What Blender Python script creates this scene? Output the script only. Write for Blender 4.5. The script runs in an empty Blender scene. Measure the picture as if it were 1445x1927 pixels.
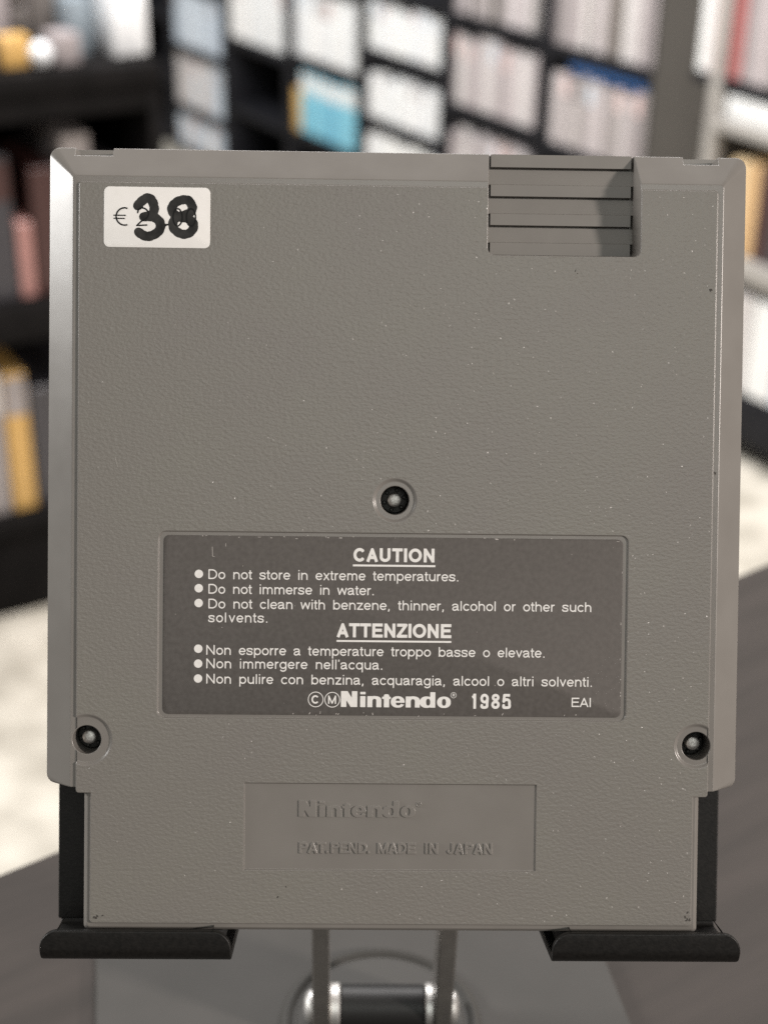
import bpy, bmesh, math, random
import numpy as np
from mathutils import Matrix, Vector, Euler

S = bpy.context.scene
COL = S.collection
MM = 0.001

# ------------------------------------------------------------------ camera
cam_d = bpy.data.cameras.new('camera')
cam = bpy.data.objects.new('camera', cam_d)
COL.objects.link(cam)
R3 = Matrix(((0.99973702, -0.01090125, -0.02017547),
             (-0.01268188, 0.47019563, -0.88247110),
             (0.01910646, 0.88249489, 0.46993374)))
cam.matrix_world = Matrix.Translation((-0.00739, -0.24962, 0.26507)) @ R3.to_4x4()
cam_d.sensor_fit = 'AUTO'
cam_d.sensor_width = 36.0
cam_d.lens = 36.0 * 2890.0 / 1927.0
cam_d.clip_start = 0.01
cam_d.clip_end = 50.0
cam_d.dof.use_dof = True
cam_d.dof.focus_distance = 0.2635
cam_d.dof.aperture_fstop = 15.0
cam_d.dof.aperture_blades = 0
S.camera = cam

# ------------------------------------------------------------------ world, lights, exposure
S.view_settings.view_transform = 'Standard'
S.view_settings.look = 'None'
S.view_settings.exposure = 0.0
S.view_settings.gamma = 1.0
S.view_settings.use_curve_mapping = False
S.cycles.use_denoising = False
S.cycles.use_adaptive_sampling = False
S.cycles.max_bounces = 8
S.cycles.caustics_reflective = False
S.cycles.caustics_refractive = False
S.cycles.sample_clamp_indirect = 4.0

W = bpy.data.worlds.new('World')
S.world = W
W.use_nodes = True
W.node_tree.nodes['Background'].inputs['Color'].default_value = (1.0, 0.935, 0.875, 1)
W.node_tree.nodes['Background'].inputs['Strength'].default_value = 0.25

def area_light(name, loc, target, size, power, col, size_y=None):
    d = bpy.data.lights.new(name, 'AREA')
    d.energy = power
    d.color = col
    d.size = size
    if size_y:
        d.shape = 'RECTANGLE'
        d.size_y = size_y
    o = bpy.data.objects.new(name, d)
    COL.objects.link(o)
    o.location = loc
    v = Vector(target) - Vector(loc)
    o.rotation_euler = v.to_track_quat('-Z', 'Y').to_euler()
    return o

LEAN = math.radians(26.4)
CX = Vector((1, 0, 0))
CY = Vector((0, math.sin(LEAN), math.cos(LEAN)))      # up along the cartridge
CZ = Vector((0, -math.cos(LEAN), math.sin(LEAN)))     # out of its printed back
TOP = Vector((0, 0.0095, 0.197))
def cart_point(x, y, z):
    return TOP + CX * x + CY * y + CZ * z
MID = cart_point(0, -0.06, 0)
def cart_dir(x, y, z):
    return (CX * x + CY * y + CZ * z).normalized()

area_light('key_lamp', MID + cart_dir(0.84, 0.10, 0.52) * 2.3, MID, 0.20, 50.0, (1.0, 0.905, 0.83))
area_light('ceiling_panel', MID + cart_dir(0.10, 0.20, 1.0) * 1.9, MID, 0.9, 6.5, (0.95, 1.0, 0.95), 0.9)
area_light('side_panel', MID + cart_dir(-1.0, 0.32, 0.045) * 1.25, MID, 0.30, 12.5, (1.0, 0.98, 0.95), 0.30)
area_light('shop_ceiling_light', (0.3, 1.6, 1.75), (0.2, 2.6, -0.6), 2.2, 130.0, (1.0, 0.965, 0.95), 1.2)
area_light('shop_ceiling_light', (-1.4, 2.6, 1.75), (-0.9, 4.0, -0.8), 1.6, 95.0, (0.94, 0.975, 1.0), 1.2)

# ------------------------------------------------------------------ materials
def nodes_of(name):
    m = bpy.data.materials.new(name)
    m.use_nodes = True
    nt = m.node_tree
    return m, nt, nt.nodes, nt.links, nt.nodes['Principled BSDF']

def plain(name, col, rough=0.5, metal=0.0, spec=0.5, coat=0.0):
    m, nt, N, L, b = nodes_of(name)
    b.inputs['Base Color'].default_value = (*col, 1)
    b.inputs['Roughness'].default_value = rough
    b.inputs['Metallic'].default_value = metal
    b.inputs['Specular IOR Level'].default_value = spec
    b.inputs['Coat Weight'].default_value = coat
    return m

def noisy(name, c1, c2, scale, rough=0.5, r2=None, bump=0.0, bscale=None, detail=3.0, metal=0.0, stretch=None,
          spec=0.5, lo=0.3, hi=0.7):
    m, nt, N, L, b = nodes_of(name)
    tc = N.new('ShaderNodeTexCoord')
    mp = N.new('ShaderNodeMapping')
    L.new(tc.outputs['Object'], mp.inputs['Vector'])
    if stretch:
        mp.inputs['Scale'].default_value = stretch
    n = N.new('ShaderNodeTexNoise')
    n.inputs['Scale'].default_value = scale
    n.inputs['Detail'].default_value = detail
    L.new(mp.outputs['Vector'], n.inputs['Vector'])
    r = N.new('ShaderNodeValToRGB')
    r.color_ramp.elements[0].position = lo
    r.color_ramp.elements[1].position = hi
    r.color_ramp.elements[0].color = (*c1, 1)
    r.color_ramp.elements[1].color = (*c2, 1)
    L.new(n.outputs['Fac'], r.inputs['Fac'])
    L.new(r.outputs['Color'], b.inputs['Base Color'])
    b.inputs['Metallic'].default_value = metal
    b.inputs['Specular IOR Level'].default_value = spec
    if r2 is None:
        b.inputs['Roughness'].default_value = rough
    else:
        mr = N.new('ShaderNodeMapRange')
        mr.inputs['To Min'].default_value = rough
        mr.inputs['To Max'].default_value = r2
        L.new(n.outputs['Fac'], mr.inputs['Value'])
        L.new(mr.outputs['Result'], b.inputs['Roughness'])
    if bump:
        n2 = N.new('ShaderNodeTexNoise')
        n2.inputs['Scale'].default_value = bscale or scale
        n2.inputs['Detail'].default_value = 2.0
        L.new(tc.outputs['Object'], n2.inputs['Vector'])
        bp = N.new('ShaderNodeBump')
        bp.inputs['Strength'].default_value = 1.0
        bp.inputs['Distance'].default_value = bump
        L.new(n2.outputs['Fac'], bp.inputs['Height'])
        L.new(bp.outputs['Normal'], b.inputs['Normal'])
    return m

GREY = (0.196, 0.185, 0.168)
def cart_textured():
    m, nt, N, L, b = nodes_of('textured_grey_plastic')
    tc = N.new('ShaderNodeTexCoord')
    # faint uneven tone of old moulded plastic
    n0 = N.new('ShaderNodeTexNoise'); n0.inputs['Scale'].default_value = 45; n0.inputs['Detail'].default_value = 4
    L.new(tc.outputs['Object'], n0.inputs['Vector'])
    mx = N.new('ShaderNodeMix'); mx.data_type = 'RGBA'
    mx.inputs[6].default_value = (GREY[0]*0.955, GREY[1]*0.93, GREY[2]*0.965, 1)
    mx.inputs[7].default_value = (GREY[0]*1.035, GREY[1]*1.06, GREY[2]*1.02, 1)
    L.new(n0.outputs['Fac'], mx.inputs[0])
    L.new(mx.outputs[2], b.inputs['Base Color'])
    # pebbled grain
    n1 = N.new('ShaderNodeTexNoise'); n1.inputs['Scale'].default_value = 1650; n1.inputs['Detail'].default_value = 2.5
    n1.inputs['Roughness'].default_value = 0.55
    mp = N.new('ShaderNodeMapping'); mp.inputs['Scale'].default_value = (0.85, 1.2, 1)
    L.new(tc.outputs['Object'], mp.inputs['Vector']); L.new(mp.outputs['Vector'], n1.inputs['Vector'])
    v = N.new('ShaderNodeTexVoronoi'); v.inputs['Scale'].default_value = 1500
    L.new(tc.outputs['Object'], v.inputs['Vector'])
    # scattered tiny facets of the grain, tilted at random, that catch a lamp
    v.inputs['Scale'].default_value = 5600
    sp = N.new('ShaderNodeSeparateColor'); L.new(v.outputs['Color'], sp.inputs['Color'])
    gt = N.new('ShaderNodeMath'); gt.operation = 'GREATER_THAN'; gt.inputs[1].default_value = 0.955
    L.new(sp.outputs['Blue'], gt.inputs[0])
    sub = N.new('ShaderNodeVectorMath'); sub.operation = 'SUBTRACT'; sub.inputs[1].default_value = (0.5, 0.5, 0.5)
    cmb = N.new('ShaderNodeCombineXYZ')
    L.new(sp.outputs['Red'], cmb.inputs[0]); L.new(sp.outputs['Green'], cmb.inputs[1]); cmb.inputs[2].default_value = 0.5
    L.new(cmb.outputs[0], sub.inputs[0])
    mul = N.new('ShaderNodeMath'); mul.operation = 'MULTIPLY'; mul.inputs[1].default_value = 1.12
    L.new(gt.outputs[0], mul.inputs[0])
    sc = N.new('ShaderNodeVectorMath'); sc.operation = 'SCALE'
    L.new(sub.outputs[0], sc.inputs[0]); L.new(mul.outputs[0], sc.inputs['Scale'])
    vt = N.new('ShaderNodeVectorTransform'); vt.vector_type = 'VECTOR'; vt.convert_from = 'OBJECT'; vt.convert_to = 'WORLD'
    L.new(sc.outputs[0], vt.inputs[0])
    bp = N.new('ShaderNodeBump'); bp.inputs['Strength'].default_value = 1.0
    bp.inputs['Distance'].default_value = 0.00011
    L.new(n1.outputs['Fac'], bp.inputs['Height'])
    L.new(bp.outputs['Normal'], b.inputs['Normal'])
    ad = N.new('ShaderNodeVectorMath'); ad.operation = 'ADD'
    L.new(bp.outputs['Normal'], ad.inputs[0]); L.new(vt.outputs[0], ad.inputs[1])
    nm = N.new('ShaderNodeVectorMath'); nm.operation = 'NORMALIZE'
    L.new(ad.outputs[0], nm.inputs[0]); L.new(nm.outputs[0], b.inputs['Coat Normal'])
    cw = N.new('ShaderNodeMath'); cw.operation = 'MULTIPLY'; cw.inputs[1].default_value = 0.25
    L.new(gt.outputs[0], cw.inputs[0]); L.new(cw.outputs[0], b.inputs['Coat Weight'])
    b.inputs['Coat Roughness'].default_value = 0.22
    b.inputs['Roughness'].default_value = 0.36
    b.inputs['Specular IOR Level'].default_value = 0.45
    return m

M = {}
M['tex'] = cart_textured()
M['smooth'] = noisy('smooth_grey_plastic', (0.190, 0.177, 0.163), (0.206, 0.193, 0.178), 120, 0.24, 0.33, bump=0.00003, bscale=110)
M['grip'] = noisy('grip_grey_plastic', (0.192, 0.179, 0.165), (0.208, 0.195, 0.180), 200, 0.45, 0.55)
M['sticker_dark'] = noisy('dark_satin_label', (0.088, 0.080, 0.074), (0.110, 0.101, 0.094), 1300, 0.58, 0.7, spec=0.3, bump=0.000012, bscale=1500)
M['print_white'] = noisy('white_print', (0.80, 0.785, 0.76), (0.88, 0.865, 0.84), 1500, 0.5)
M['paper'] = noisy('white_sticker_paper', (0.83, 0.815, 0.79), (0.88, 0.865, 0.845), 400, 0.6)
M['ink_thin'] = plain('black_printing_ink', (0.007, 0.007, 0.007), 0.6, spec=0.2)
M['ink_marker'] = noisy('black_marker_ink', (0.010, 0.010, 0.010), (0.045, 0.044, 0.042), 380, 0.6, detail=6, spec=0.2)
M['screw_steel'] = noisy('dull_screw_steel', (0.45, 0.43, 0.41), (0.75, 0.73, 0.70), 1800, 0.5, metal=1.0, bump=0.00006, bscale=2500)
M['screw_dark'] = plain('blackened_steel', (0.03, 0.028, 0.026), 0.45, 0.6)
M['dirt'] = plain('dark_dirt', (0.05, 0.045, 0.04), 0.8)
M['scuff_glint'] = plain('pale_scuff_and_glint', (0.50, 0.47, 0.44), 0.5)  # shared by the label's scuffs and the shell's painted glints
M['black_metal'] = noisy('black_powder_coat', (0.006, 0.0057, 0.0053), (0.012, 0.011, 0.010), 1200, 0.42, 0.5, spec=0.3, bump=0.00004, bscale=2600)
M['rubber'] = plain('black_rubber', (0.012, 0.012, 0.012), 0.75)
M['base_metal'] = noisy('dark_grey_base_metal', (0.060, 0.058, 0.054), (0.072, 0.069, 0.065), 60, 0.55, 0.65, bump=0.00001, bscale=900, spec=0.15)
M['leg_metal'] = noisy('grey_leg_metal', (0.48, 0.46, 0.44), (0.56, 0.54, 0.51), 300, 0.36, metal=1.0)
M['chrome'] = plain('bright_plated_metal', (0.78, 0.77, 0.75), 0.48, 1.0)
M['barrel'] = plain('black_barrel', (0.012, 0.012, 0.012), 0.5)
M['disc'] = plain('dark_disc', (0.060, 0.058, 0.054), 0.5, spec=0.15)
M['table'] = noisy('dark_wood_laminate', (0.044, 0.038, 0.034), (0.060, 0.051, 0.046), 14, 0.55, 0.65, spec=0.15, stretch=(1.0, 9.0, 1.0), detail=6, bump=0.00003, bscale=500)
M['floor'] = noisy('cream_floor', (0.40, 0.37, 0.31), (0.62, 0.58, 0.50), 11.0, 0.4, detail=5, lo=.38, hi=.62)
M['shelf_black'] = noisy('black_shelf_board', (0.009, 0.009, 0.011), (0.016, 0.016, 0.019), 20, 0.6, spec=0.15)
M['column'] = noisy('brown_grey_column', (0.060, 0.053, 0.046), (0.075, 0.067, 0.058), 6, 0.7)
M['shelf_grey'] = noisy('grey_shelf_metal', (0.30, 0.28, 0.26), (0.36, 0.34, 0.31), 20, 0.5)
M['unit_black'] = noisy('black_low_unit', (0.006, 0.0055, 0.0055), (0.010, 0.009, 0.009), 20, 0.7, spec=0.06)
M['wall'] = noisy('grey_shop_wall', (0.22, 0.21, 0.19), (0.27, 0.255, 0.235), 2.0, 0.8)

# ------------------------------------------------------------------ object helpers
def tag(o, label=None, cat=None, group=None, kind=None):
    if label: o['label'] = label
    if cat: o['category'] = cat
    if group: o['group'] = group
    if kind: o['kind'] = kind
    return o

def empty(name, loc=(0, 0, 0), rot=(0, 0, 0)):
    o = bpy.data.objects.new(name, None)
    COL.objects.link(o)
    o.location = loc
    o.rotation_euler = rot
    o.empty_display_size = 0.01
    return o

def smooth_by_angle(me, ang=35):
    bm = bmesh.new(); bm.from_mesh(me)
    c = math.radians(ang)
    for f in bm.faces: f.smooth = True
    for e in bm.edges:
        e.smooth = not (len(e.link_faces) == 2 and e.calc_face_angle(0) > c)
    bm.to_mesh(me); bm.free()

def link_mesh(name, me, mats, parent=None, smooth=35):
    if not isinstance(mats, (list, tuple)): mats = [mats]
    me.materials.clear()
    for m in mats: me.materials.append(m)
    if smooth: smooth_by_angle(me, smooth)
    me.name = name
    o = bpy.data.objects.new(name, me)
    COL.objects.link(o)
    if parent: o.parent = parent
    return o

def weighted(o):
    md = o.modifiers.new('weighted_normals', 'WEIGHTED_NORMAL')
    md.weight = 100; md.keep_sharp = True
    return o

def from_bm(name, bm, mats, parent=None, smooth=35, xf=None):
    bmesh.ops.recalc_face_normals(bm, faces=bm.faces)
    if xf is not None: bm.transform(xf)
    me = bpy.data.meshes.new(name)
    bm.to_mesh(me); bm.free()
    return link_mesh(name, me, mats, parent, smooth)

def add_box(bm, x0, x1, y0, y1, z0, z1, bev=0.0, mat=0, segs=2):
    r = bmesh.ops.create_cube(bm, size=1.0)
    vs = r['verts']
    for v in vs:
        v.co = Vector((x0 + (v.co.x + .5) * (x1 - x0), y0 + (v.co.y + .5) * (y1 - y0), z0 + (v.co.z + .5) * (z1 - z0)))
    fs = set(f for v in vs for f in v.link_faces)
    for f in fs: f.material_index = mat
    if bev:
        es = list(set(e for v in vs for e in v.link_edges))
        bmesh.ops.bevel(bm, geom=es, offset=bev, segments=segs, profile=0.5, affect='EDGES')

def add_loft(bm, loops, cap=True, mat=0):
    """loops: equal-length lists of (x, y, z)"""
    rows = [[bm.verts.new(p) for p in lp] for lp in loops]
    n = len(rows[0])
    for a, b in zip(rows, rows[1:]):
        for i in range(n):
            f = bm.faces.new((a[i], a[(i + 1) % n], b[(i + 1) % n], b[i])); f.material_index = mat
    if cap:
        f = bm.faces.new(rows[0][::-1]); f.material_index = mat
        f = bm.faces.new(rows[-1]); f.material_index = mat

def circle(cx, cy, r, z, n=48):
    return [(cx + r * math.cos(2 * math.pi * i / n), cy + r * math.sin(2 * math.pi * i / n), z) for i in range(n)]

def rrect(x0, x1, y0, y1, r, z, n=6):
    out = []
    for cx, cy, a0 in ((x1 - r, y1 - r, 0), (x0 + r, y1 - r, 90), (x0 + r, y0 + r, 180), (x1 - r, y0 + r, 270)):
        for i in range(n + 1):
            a = math.radians(a0 + 90 * i / n)
            out.append((cx + r * math.cos(a), cy + r * math.sin(a), z))
    return out

def add_lathe(bm, cx, cy, prof, n=48, mat=0):
    add_loft(bm, [circle(cx, cy, r, z, n) for r, z in prof], True, mat)

def mesh_of(bm):
    bmesh.ops.recalc_face_normals(bm, faces=bm.faces)
    me = bpy.data.meshes.new('tmp'); bm.to_mesh(me); bm.free(); return me

def boolean(me, cutters, op='DIFFERENCE', bevel=None):
    o = bpy.data.objects.new('tmp', me); COL.objects.link(o)
    tmp = []
    for c in cutters:
        co = bpy.data.objects.new('tmp_cut', c); COL.objects.link(co); tmp.append(co)
        md = o.modifiers.new('b', 'BOOLEAN'); md.operation = op; md.solver = 'EXACT'; md.object = co
    if bevel:
        md = o.modifiers.new('v', 'BEVEL'); md.width = bevel; md.segments = 2; md.limit_method = 'ANGLE'
        md.angle_limit = math.radians(28); md.use_clamp_overlap = False; md.harden_normals = False
    dg = bpy.context.evaluated_depsgraph_get(); dg.update()
    out = bpy.data.meshes.new_from_object(o.evaluated_get(dg))
    for t in tmp + [o]: bpy.data.objects.remove(t)
    return out

# ------------------------------------------------------------------ 2-D shapes by distance field (lettering, pen strokes)
class Field:
    """signed distance raster, negative inside; x,y in mm"""
    def __init__(s, x0, x1, y0, y1, st):
        s.x0, s.y0, s.st = x0, y0, st
        s.nx = int(math.ceil((x1 - x0) / st)) + 1
        s.ny = int(math.ceil((y1 - y0) / st)) + 1
        s.f = np.full((s.ny, s.nx), 9.0)
    def win(s, xa, xb, ya, yb):
        i0 = max(0, int((xa - s.x0) / s.st) - 1); i1 = min(s.nx, int((xb - s.x0) / s.st) + 2)
        j0 = max(0, int((ya - s.y0) / s.st) - 1); j1 = min(s.ny, int((yb - s.y0) / s.st) + 2)
        X, Y = np.meshgrid(s.x0 + np.arange(i0, i1) * s.st, s.y0 + np.arange(j0, j1) * s.st)
        return (slice(j0, j1), slice(i0, i1)), X, Y
    def seg(s, a, b, w, fa=False, fb=False, wb=None):
        h = w / 2; hb = h if wb is None else wb / 2; m = max(h, hb) + 3 * s.st
        sl, X, Y = s.win(min(a[0], b[0]) - m, max(a[0], b[0]) + m, min(a[1], b[1]) - m, max(a[1], b[1]) + m)
        if X.size == 0: return
        dx, dy = b[0] - a[0], b[1] - a[1]; l = math.hypot(dx, dy)
        if l < 1e-6: return
        dx /= l; dy /= l
        t = (X - a[0]) * dx + (Y - a[1]) * dy; p = np.abs(-(X - a[0]) * dy + (Y - a[1]) * dx)
        tc = np.clip(t, 0, l)
        hh = h + (hb - h) * tc / l
        d = np.hypot(t - tc, p) - hh
        if fa: d = np.where(t < 0, np.maximum(p - hh, -t), d)
        if fb: d = np.where(t > l, np.maximum(p - hh, t - l), d)
        if fa or fb: d = np.maximum(d, np.where(fa, -t, -9)) if fa and not fb else d
        if fb: d = np.maximum(d, t - l)
        if fa: d = np.maximum(d, -t)
        s.f[sl] = np.minimum(s.f[sl], d)
    def line(s, pts, w, flat=(True, True)):
        n = len(pts) - 1
        for i in range(n):
            s.seg(pts[i], pts[i + 1], w, flat[0] and i == 0, flat[1] and i == n - 1)
    def disc(s, c, r):
        sl, X, Y = s.win(c[0] - r - .1, c[0] + r + .1, c[1] - r - .1, c[1] + r + .1)
        s.f[sl] = np.minimum(s.f[sl], np.hypot(X - c[0], Y - c[1]) - r)
    def ring(s, c, r, w):
        sl, X, Y = s.win(c[0] - r - w, c[0] + r + w, c[1] - r - w, c[1] + r + w)
        s.f[sl] = np.minimum(s.f[sl], np.abs(np.hypot(X - c[0], Y - c[1]) - r) - w / 2)
    def mesh(s, z, level=0.0, side=0.0):
        f = s.f - level
        ins = f < 0
        full = ins[:-1, :-1] & ins[1:, :-1] & ins[:-1, 1:] & ins[1:, 1:]
        anyi = ins[:-1, :-1] | ins[1:, :-1] | ins[:-1, 1:] | ins[1:, 1:]
        verts = []; faces = []; vid = {}
        def V(k, x, y):
            i = vid.get(k)
            if i is None:
                i = len(verts); vid[k] = i; verts.append((x, y, z))
            return i
        gx = lambda i: s.x0 + i * s.st
        gy = lambda j: s.y0 + j * s.st
        # interior: horizontal runs
        for j in range(s.ny - 1):
            row = full[j]
            if not row.any(): continue
            for i in np.nonzero(row)[0]:
                faces.append((V((i, j), gx(i), gy(j)), V((i + 1, j), gx(i + 1), gy(j)),
                              V((i + 1, j + 1), gx(i + 1), gy(j + 1)), V((i, j + 1), gx(i), gy(j + 1))))
        js, is_ = np.nonzero(anyi & ~full)
        for j, i in zip(js, is_):
            cs = ((i, j), (i + 1, j), (i + 1, j + 1), (i, j + 1))
            poly = []
            for k in range(4):
                a, b = cs[k], cs[(k + 1) % 4]
                fa, fb = f[a[1], a[0]], f[b[1], b[0]]
                if fa < 0: poly.append(V(a, gx(a[0]), gy(a[1])))
                if (fa < 0) != (fb < 0):
                    t = fa / (fa - fb)
                    key = (a, b) if a < b else (b, a)
                    poly.append(V(('e',) + key, gx(a[0]) + (gx(b[0]) - gx(a[0])) * t, gy(a[1]) + (gy(b[1]) - gy(a[1])) * t))
            if len(poly) >= 3: faces.append(tuple(poly))
        me = bpy.data.meshes.new('tmp')
        me.from_pydata(verts, [], faces)
        return me
    def relief(s, z, h, soft, margin):
        keep = s.f < margin
        k4 = keep[:-1, :-1] | keep[1:, :-1] | keep[:-1, 1:] | keep[1:, 1:]
        t = np.clip(0.5 - s.f / soft, 0, 1)
        t = t * t * (3 - 2 * t)
        verts = []; faces = []; vid = {}
        def V(i, j):
            q = vid.get((i, j))
            if q is None:
                q = len(verts); vid[(i, j)] = q
                verts.append((s.x0 + i * s.st, s.y0 + j * s.st, z + h * float(t[j, i])))
            return q
        for j, i in zip(*np.nonzero(k4)):
            faces.append((V(i, j), V(i + 1, j), V(i + 1, j + 1), V(i, j + 1)))
        me = bpy.data.meshes.new('tmp'); me.from_pydata(verts, [], faces); return me

def arc(cx, cy, rx, ry, a0, a1, n=None):
    n = n or max(6, int(abs(a1 - a0) / 12))
    return [(cx + rx * math.cos(math.radians(a0 + (a1 - a0) * i / n)), cy + ry * math.sin(math.radians(a0 + (a1 - a0) * i / n))) for i in range(n + 1)]

def spline(p, k=8):
    out = []
    q = [p[0]] + list(p) + [p[-1]]
    for i in range(1, len(q) - 2):
        for j in range(k):
            t = j / k
            out.append(tuple(0.5 * ((2 * q[i][c]) + (-q[i-1][c] + q[i+1][c]) * t + (2*q[i-1][c] - 5*q[i][c] + 4*q[i+1][c] - q[i+2][c]) * t*t
                       + (-q[i-1][c] + 3*q[i][c] - 3*q[i+1][c] + q[i+2][c]) * t**3) for c in (0, 1)))
    out.append(tuple(p[-1]))
    return out

XH = 0.73
def glyph(ch, h):
    """(advance, strokes) of a plain grotesque letter, cap height 1, half stroke h; a stroke is a point list"""
    b, t, xt = h, 1 - h, XH - h
    my, ry = XH / 2, XH / 2 - h
    D = ('dot',)
    if ch == ' ': return 0.40, []
    if ch == '|': return 0.07, []
    if ch == 'o': return .76, [arc(.38, my, .33 - h, ry, 0, 360)]
    if ch == 'c': return .70, [arc(.38, my, .33 - h, ry, 38, 322)]
    if ch == 'e': return .75, [[(.05 + h, my), (.70 - h, my)], arc(.38, my, .33 - h, ry, 0, 325)]
    if ch == 'a': return .75, [spline([(.09, .52), (.15, .63), (.33, xt), (.50, .63), (.56, .50)]) + [(.56, .16), (.60, b + .01), (.68, b)],
                              spline([(.56, .43), (.40, .40), (.2, .35), (.05 + h, .20), (.17, .08), (.30, b), (.46, .13), (.56, .28)])]
    if ch == 'b': return .78, [[(.07 + h, 0), (.07 + h, 1)], arc(.40, my, .33 - h, ry, 0, 360)]
    if ch == 'd': return .78, [[(.71 - h, 0), (.71 - h, 1)], arc(.38, my, .33 - h, ry, 0, 360)]
    if ch == 'p': return .78, [[(.07 + h, -.28), (.07 + h, XH)], arc(.40, my, .33 - h, ry, 0, 360)]
    if ch == 'q': return .78, [[(.71 - h, -.28), (.71 - h, XH)], arc(.38, my, .33 - h, ry, 0, 360)]
    if ch == 'g': return .78, [[(.71 - h, XH), (.71 - h, .02)] + arc(.385, .0, .325 - h, .29 - h, 0, -155), arc(.38, my, .33 - h, ry, 0, 360)]
    if ch == 'h': return .77, [[(.08 + h, 0), (.08 + h, 1)], arc(.08 + h + (.61 - 2*h) / 2, .42, (.61 - 2*h) / 2, xt - .42, 180, 0) + [(.69 - h, 0)]]
    if ch == 'n': return .77, [[(.08 + h, 0), (.08 + h, XH)], arc(.08 + h + (.61 - 2*h) / 2, .42, (.61 - 2*h) / 2, xt - .42, 180, 0) + [(.69 - h, 0)]]
    if ch == 'm':
        w = (.95 - 2*h) / 2
        return 1.13, [[(.09 + h, 0), (.09 + h, XH)], arc(.09 + h + w/2, .44, w/2, xt - .44, 180, 0) + [(.09 + h + w, 0)],
                      arc(.09 + h + 1.5*w, .44, w/2, xt - .44, 180, 0) + [(.09 + h + 2*w, 0)]]
    if ch == 'u': return .77, [[(.69 - h, XH), (.69 - h, 0)], [(.08 + h, XH)] + arc(.08 + h + (.61 - 2*h) / 2, .31, (.61 - 2*h) / 2, .31 - b, 180, 360)]
    if ch == 'r': return .47, [[(.08 + h, 0), (.08 + h, XH)], arc(.36, .38, .28 - h, xt - .38, 180, 75)]
    if ch == 'i': return .31, [[(.155, 0), (.155, XH)], [(.155, 1 - 1.9*h), (.155, 1)]]
    if ch == 'l': return .31, [[(.155, 0), (.155, 1)]]
    if ch == 't': return .40, [[(.18, .93), (.18, .18), (.21, b + .02), (.26, b), (.36, b)], [(.03, xt), (.36, xt)]]
    if ch == 's': return .70, [spline([(.60 - h/2, .54), (.54, .63), (.34, xt), (.14, .62), (.10 + h/2, .52), (.2, .42), (.35, .375),
                              (.52, .32), (.60 - h/2, .20), (.52, .10), (.34, b), (.13, .11), (.06 + h/2, .22)])]
    if ch == 'v': return .69, [[(.03 + h, XH), (.345, h), (.66 - h, XH)]]
    if ch == 'w': return 1.0, [[(.03 + h, XH), (.265, h), (.5, XH - h), (.735, h), (.97 - h, XH)]]
    if ch == 'x': return .69, [[(.04 + h, 0), (.65 - h, XH)], [(.04 + h, XH), (.65 - h, 0)]]
    if ch == 'z': return .69, [[(.05, xt), (.63 - h, xt), (.06 + h, b), (.65, b)]]
    if ch == '.': return .38, [[(.19, 0), (.19, 2.1*h)]]
    if ch == ',': return .38, [[(.19, 2.1*h), (.19, 0), (.14, -.15)]]
    if ch == "'": return .26, [[(.13, 1), (.13, .78)]]
    if ch == 'D': return 1.0, [[(.10 + h, b), (.10 + h, t), (.42, t)] + arc(.45, .5, .48 - h, .5 - h, 90, -90) + [(.42, b), (.10 + h, b), (.10 + h, .3)]]
    if ch == 'N': return 1.0, [[(.10 + h, 0), (.10 + h, 1)], [(.90 - h, 0), (.90 - h, 1)], [(.10 + h, 1 - h*.7), (.90 - h, h*.7)]]
    if ch == 'E': return .92, [[(.10 + h, 0), (.10 + h, 1)], [(.10 + h, t), (.86, t)], [(.10 + h, .52), (.80, .52)], [(.10 + h, b), (.87, b)]]
    if ch == 'A': return .93, [[(.02 + h, 0), (.465, 1 - h), (.91 - h, 0)], [(.20, .31), (.73, .31)]]
    if ch == 'I': return .38, [[(.19, 0), (.19, 1)]]
    if ch == 'C': return 1.0, [arc(.52, .5, .46 - h, .5 - h, 40, 320)]
    if ch == 'U': return 1.0, [[(.10 + h, 1), (.10 + h, .36)] + arc(.5, .36, .40 - h, .36 - b, 180, 360) + [(.90 - h, 1)]]
    if ch == 'T': return .85, [[(.03, t), (.82, t)], [(.425, 0), (.425, 1 - h)]]
    if ch == 'O': return 1.08, [arc(.54, .5, .49 - h, .5 - h, 0, 360)]
    if ch == 'Z': return .85, [[(.06, t), (.78 - h*.6, t), (.07 + h*.6, b), (.81, b)]]
    if ch == 'P': return .93, [[(.10 + h, 0), (.10 + h, 1)], [(.10 + h, t), (.55, t)] + arc(.56, .715, .32 - h, .285 - h, 90, -90) + [(.10 + h, .43 + h)]]
    if ch == 'R': return .98, [[(.10 + h, 0), (.10 + h, 1)], [(.10 + h, t), (.55, t)] + arc(.58, .73, .32 - h, .27 - h, 90, -90) + [(.10 + h, .46 + h)], [(.58, .47), (.86, 0)]]
    if ch == 'M': return 1.16, [[(.10 + h, 0), (.10 + h, 1)], [(1.06 - h, 0), (1.06 - h, 1)], [(.10 + h, 1 - h), (.58, h), (1.06 - h, 1 - h)]]
    if ch == 'J': return .74, [[(.64 - h, 1), (.64 - h, .30)] + arc(.34, .30, .30 - h, .30 - b, 0, -180)]
    if ch == '1': return .62, [[(.42 - h, 0), (.42 - h, 1)], [(.12, .76), (.26, .80), (.42 - h, .98)]]
    if ch == '9': return .78, [arc(.39, .68, .33 - h, .32 - h, 0, 360), spline([(.72 - h, .66), (.69 - h, .34), (.58, .14), (.38, b), (.18, .12), (.08 + h, .24)])]
    if ch == '8': return .78, [arc(.39, .755, .30 - h, .245 - h, 0, 360), arc(.39, .28, .33 - h, .28 - h, 0, 360)]
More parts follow.
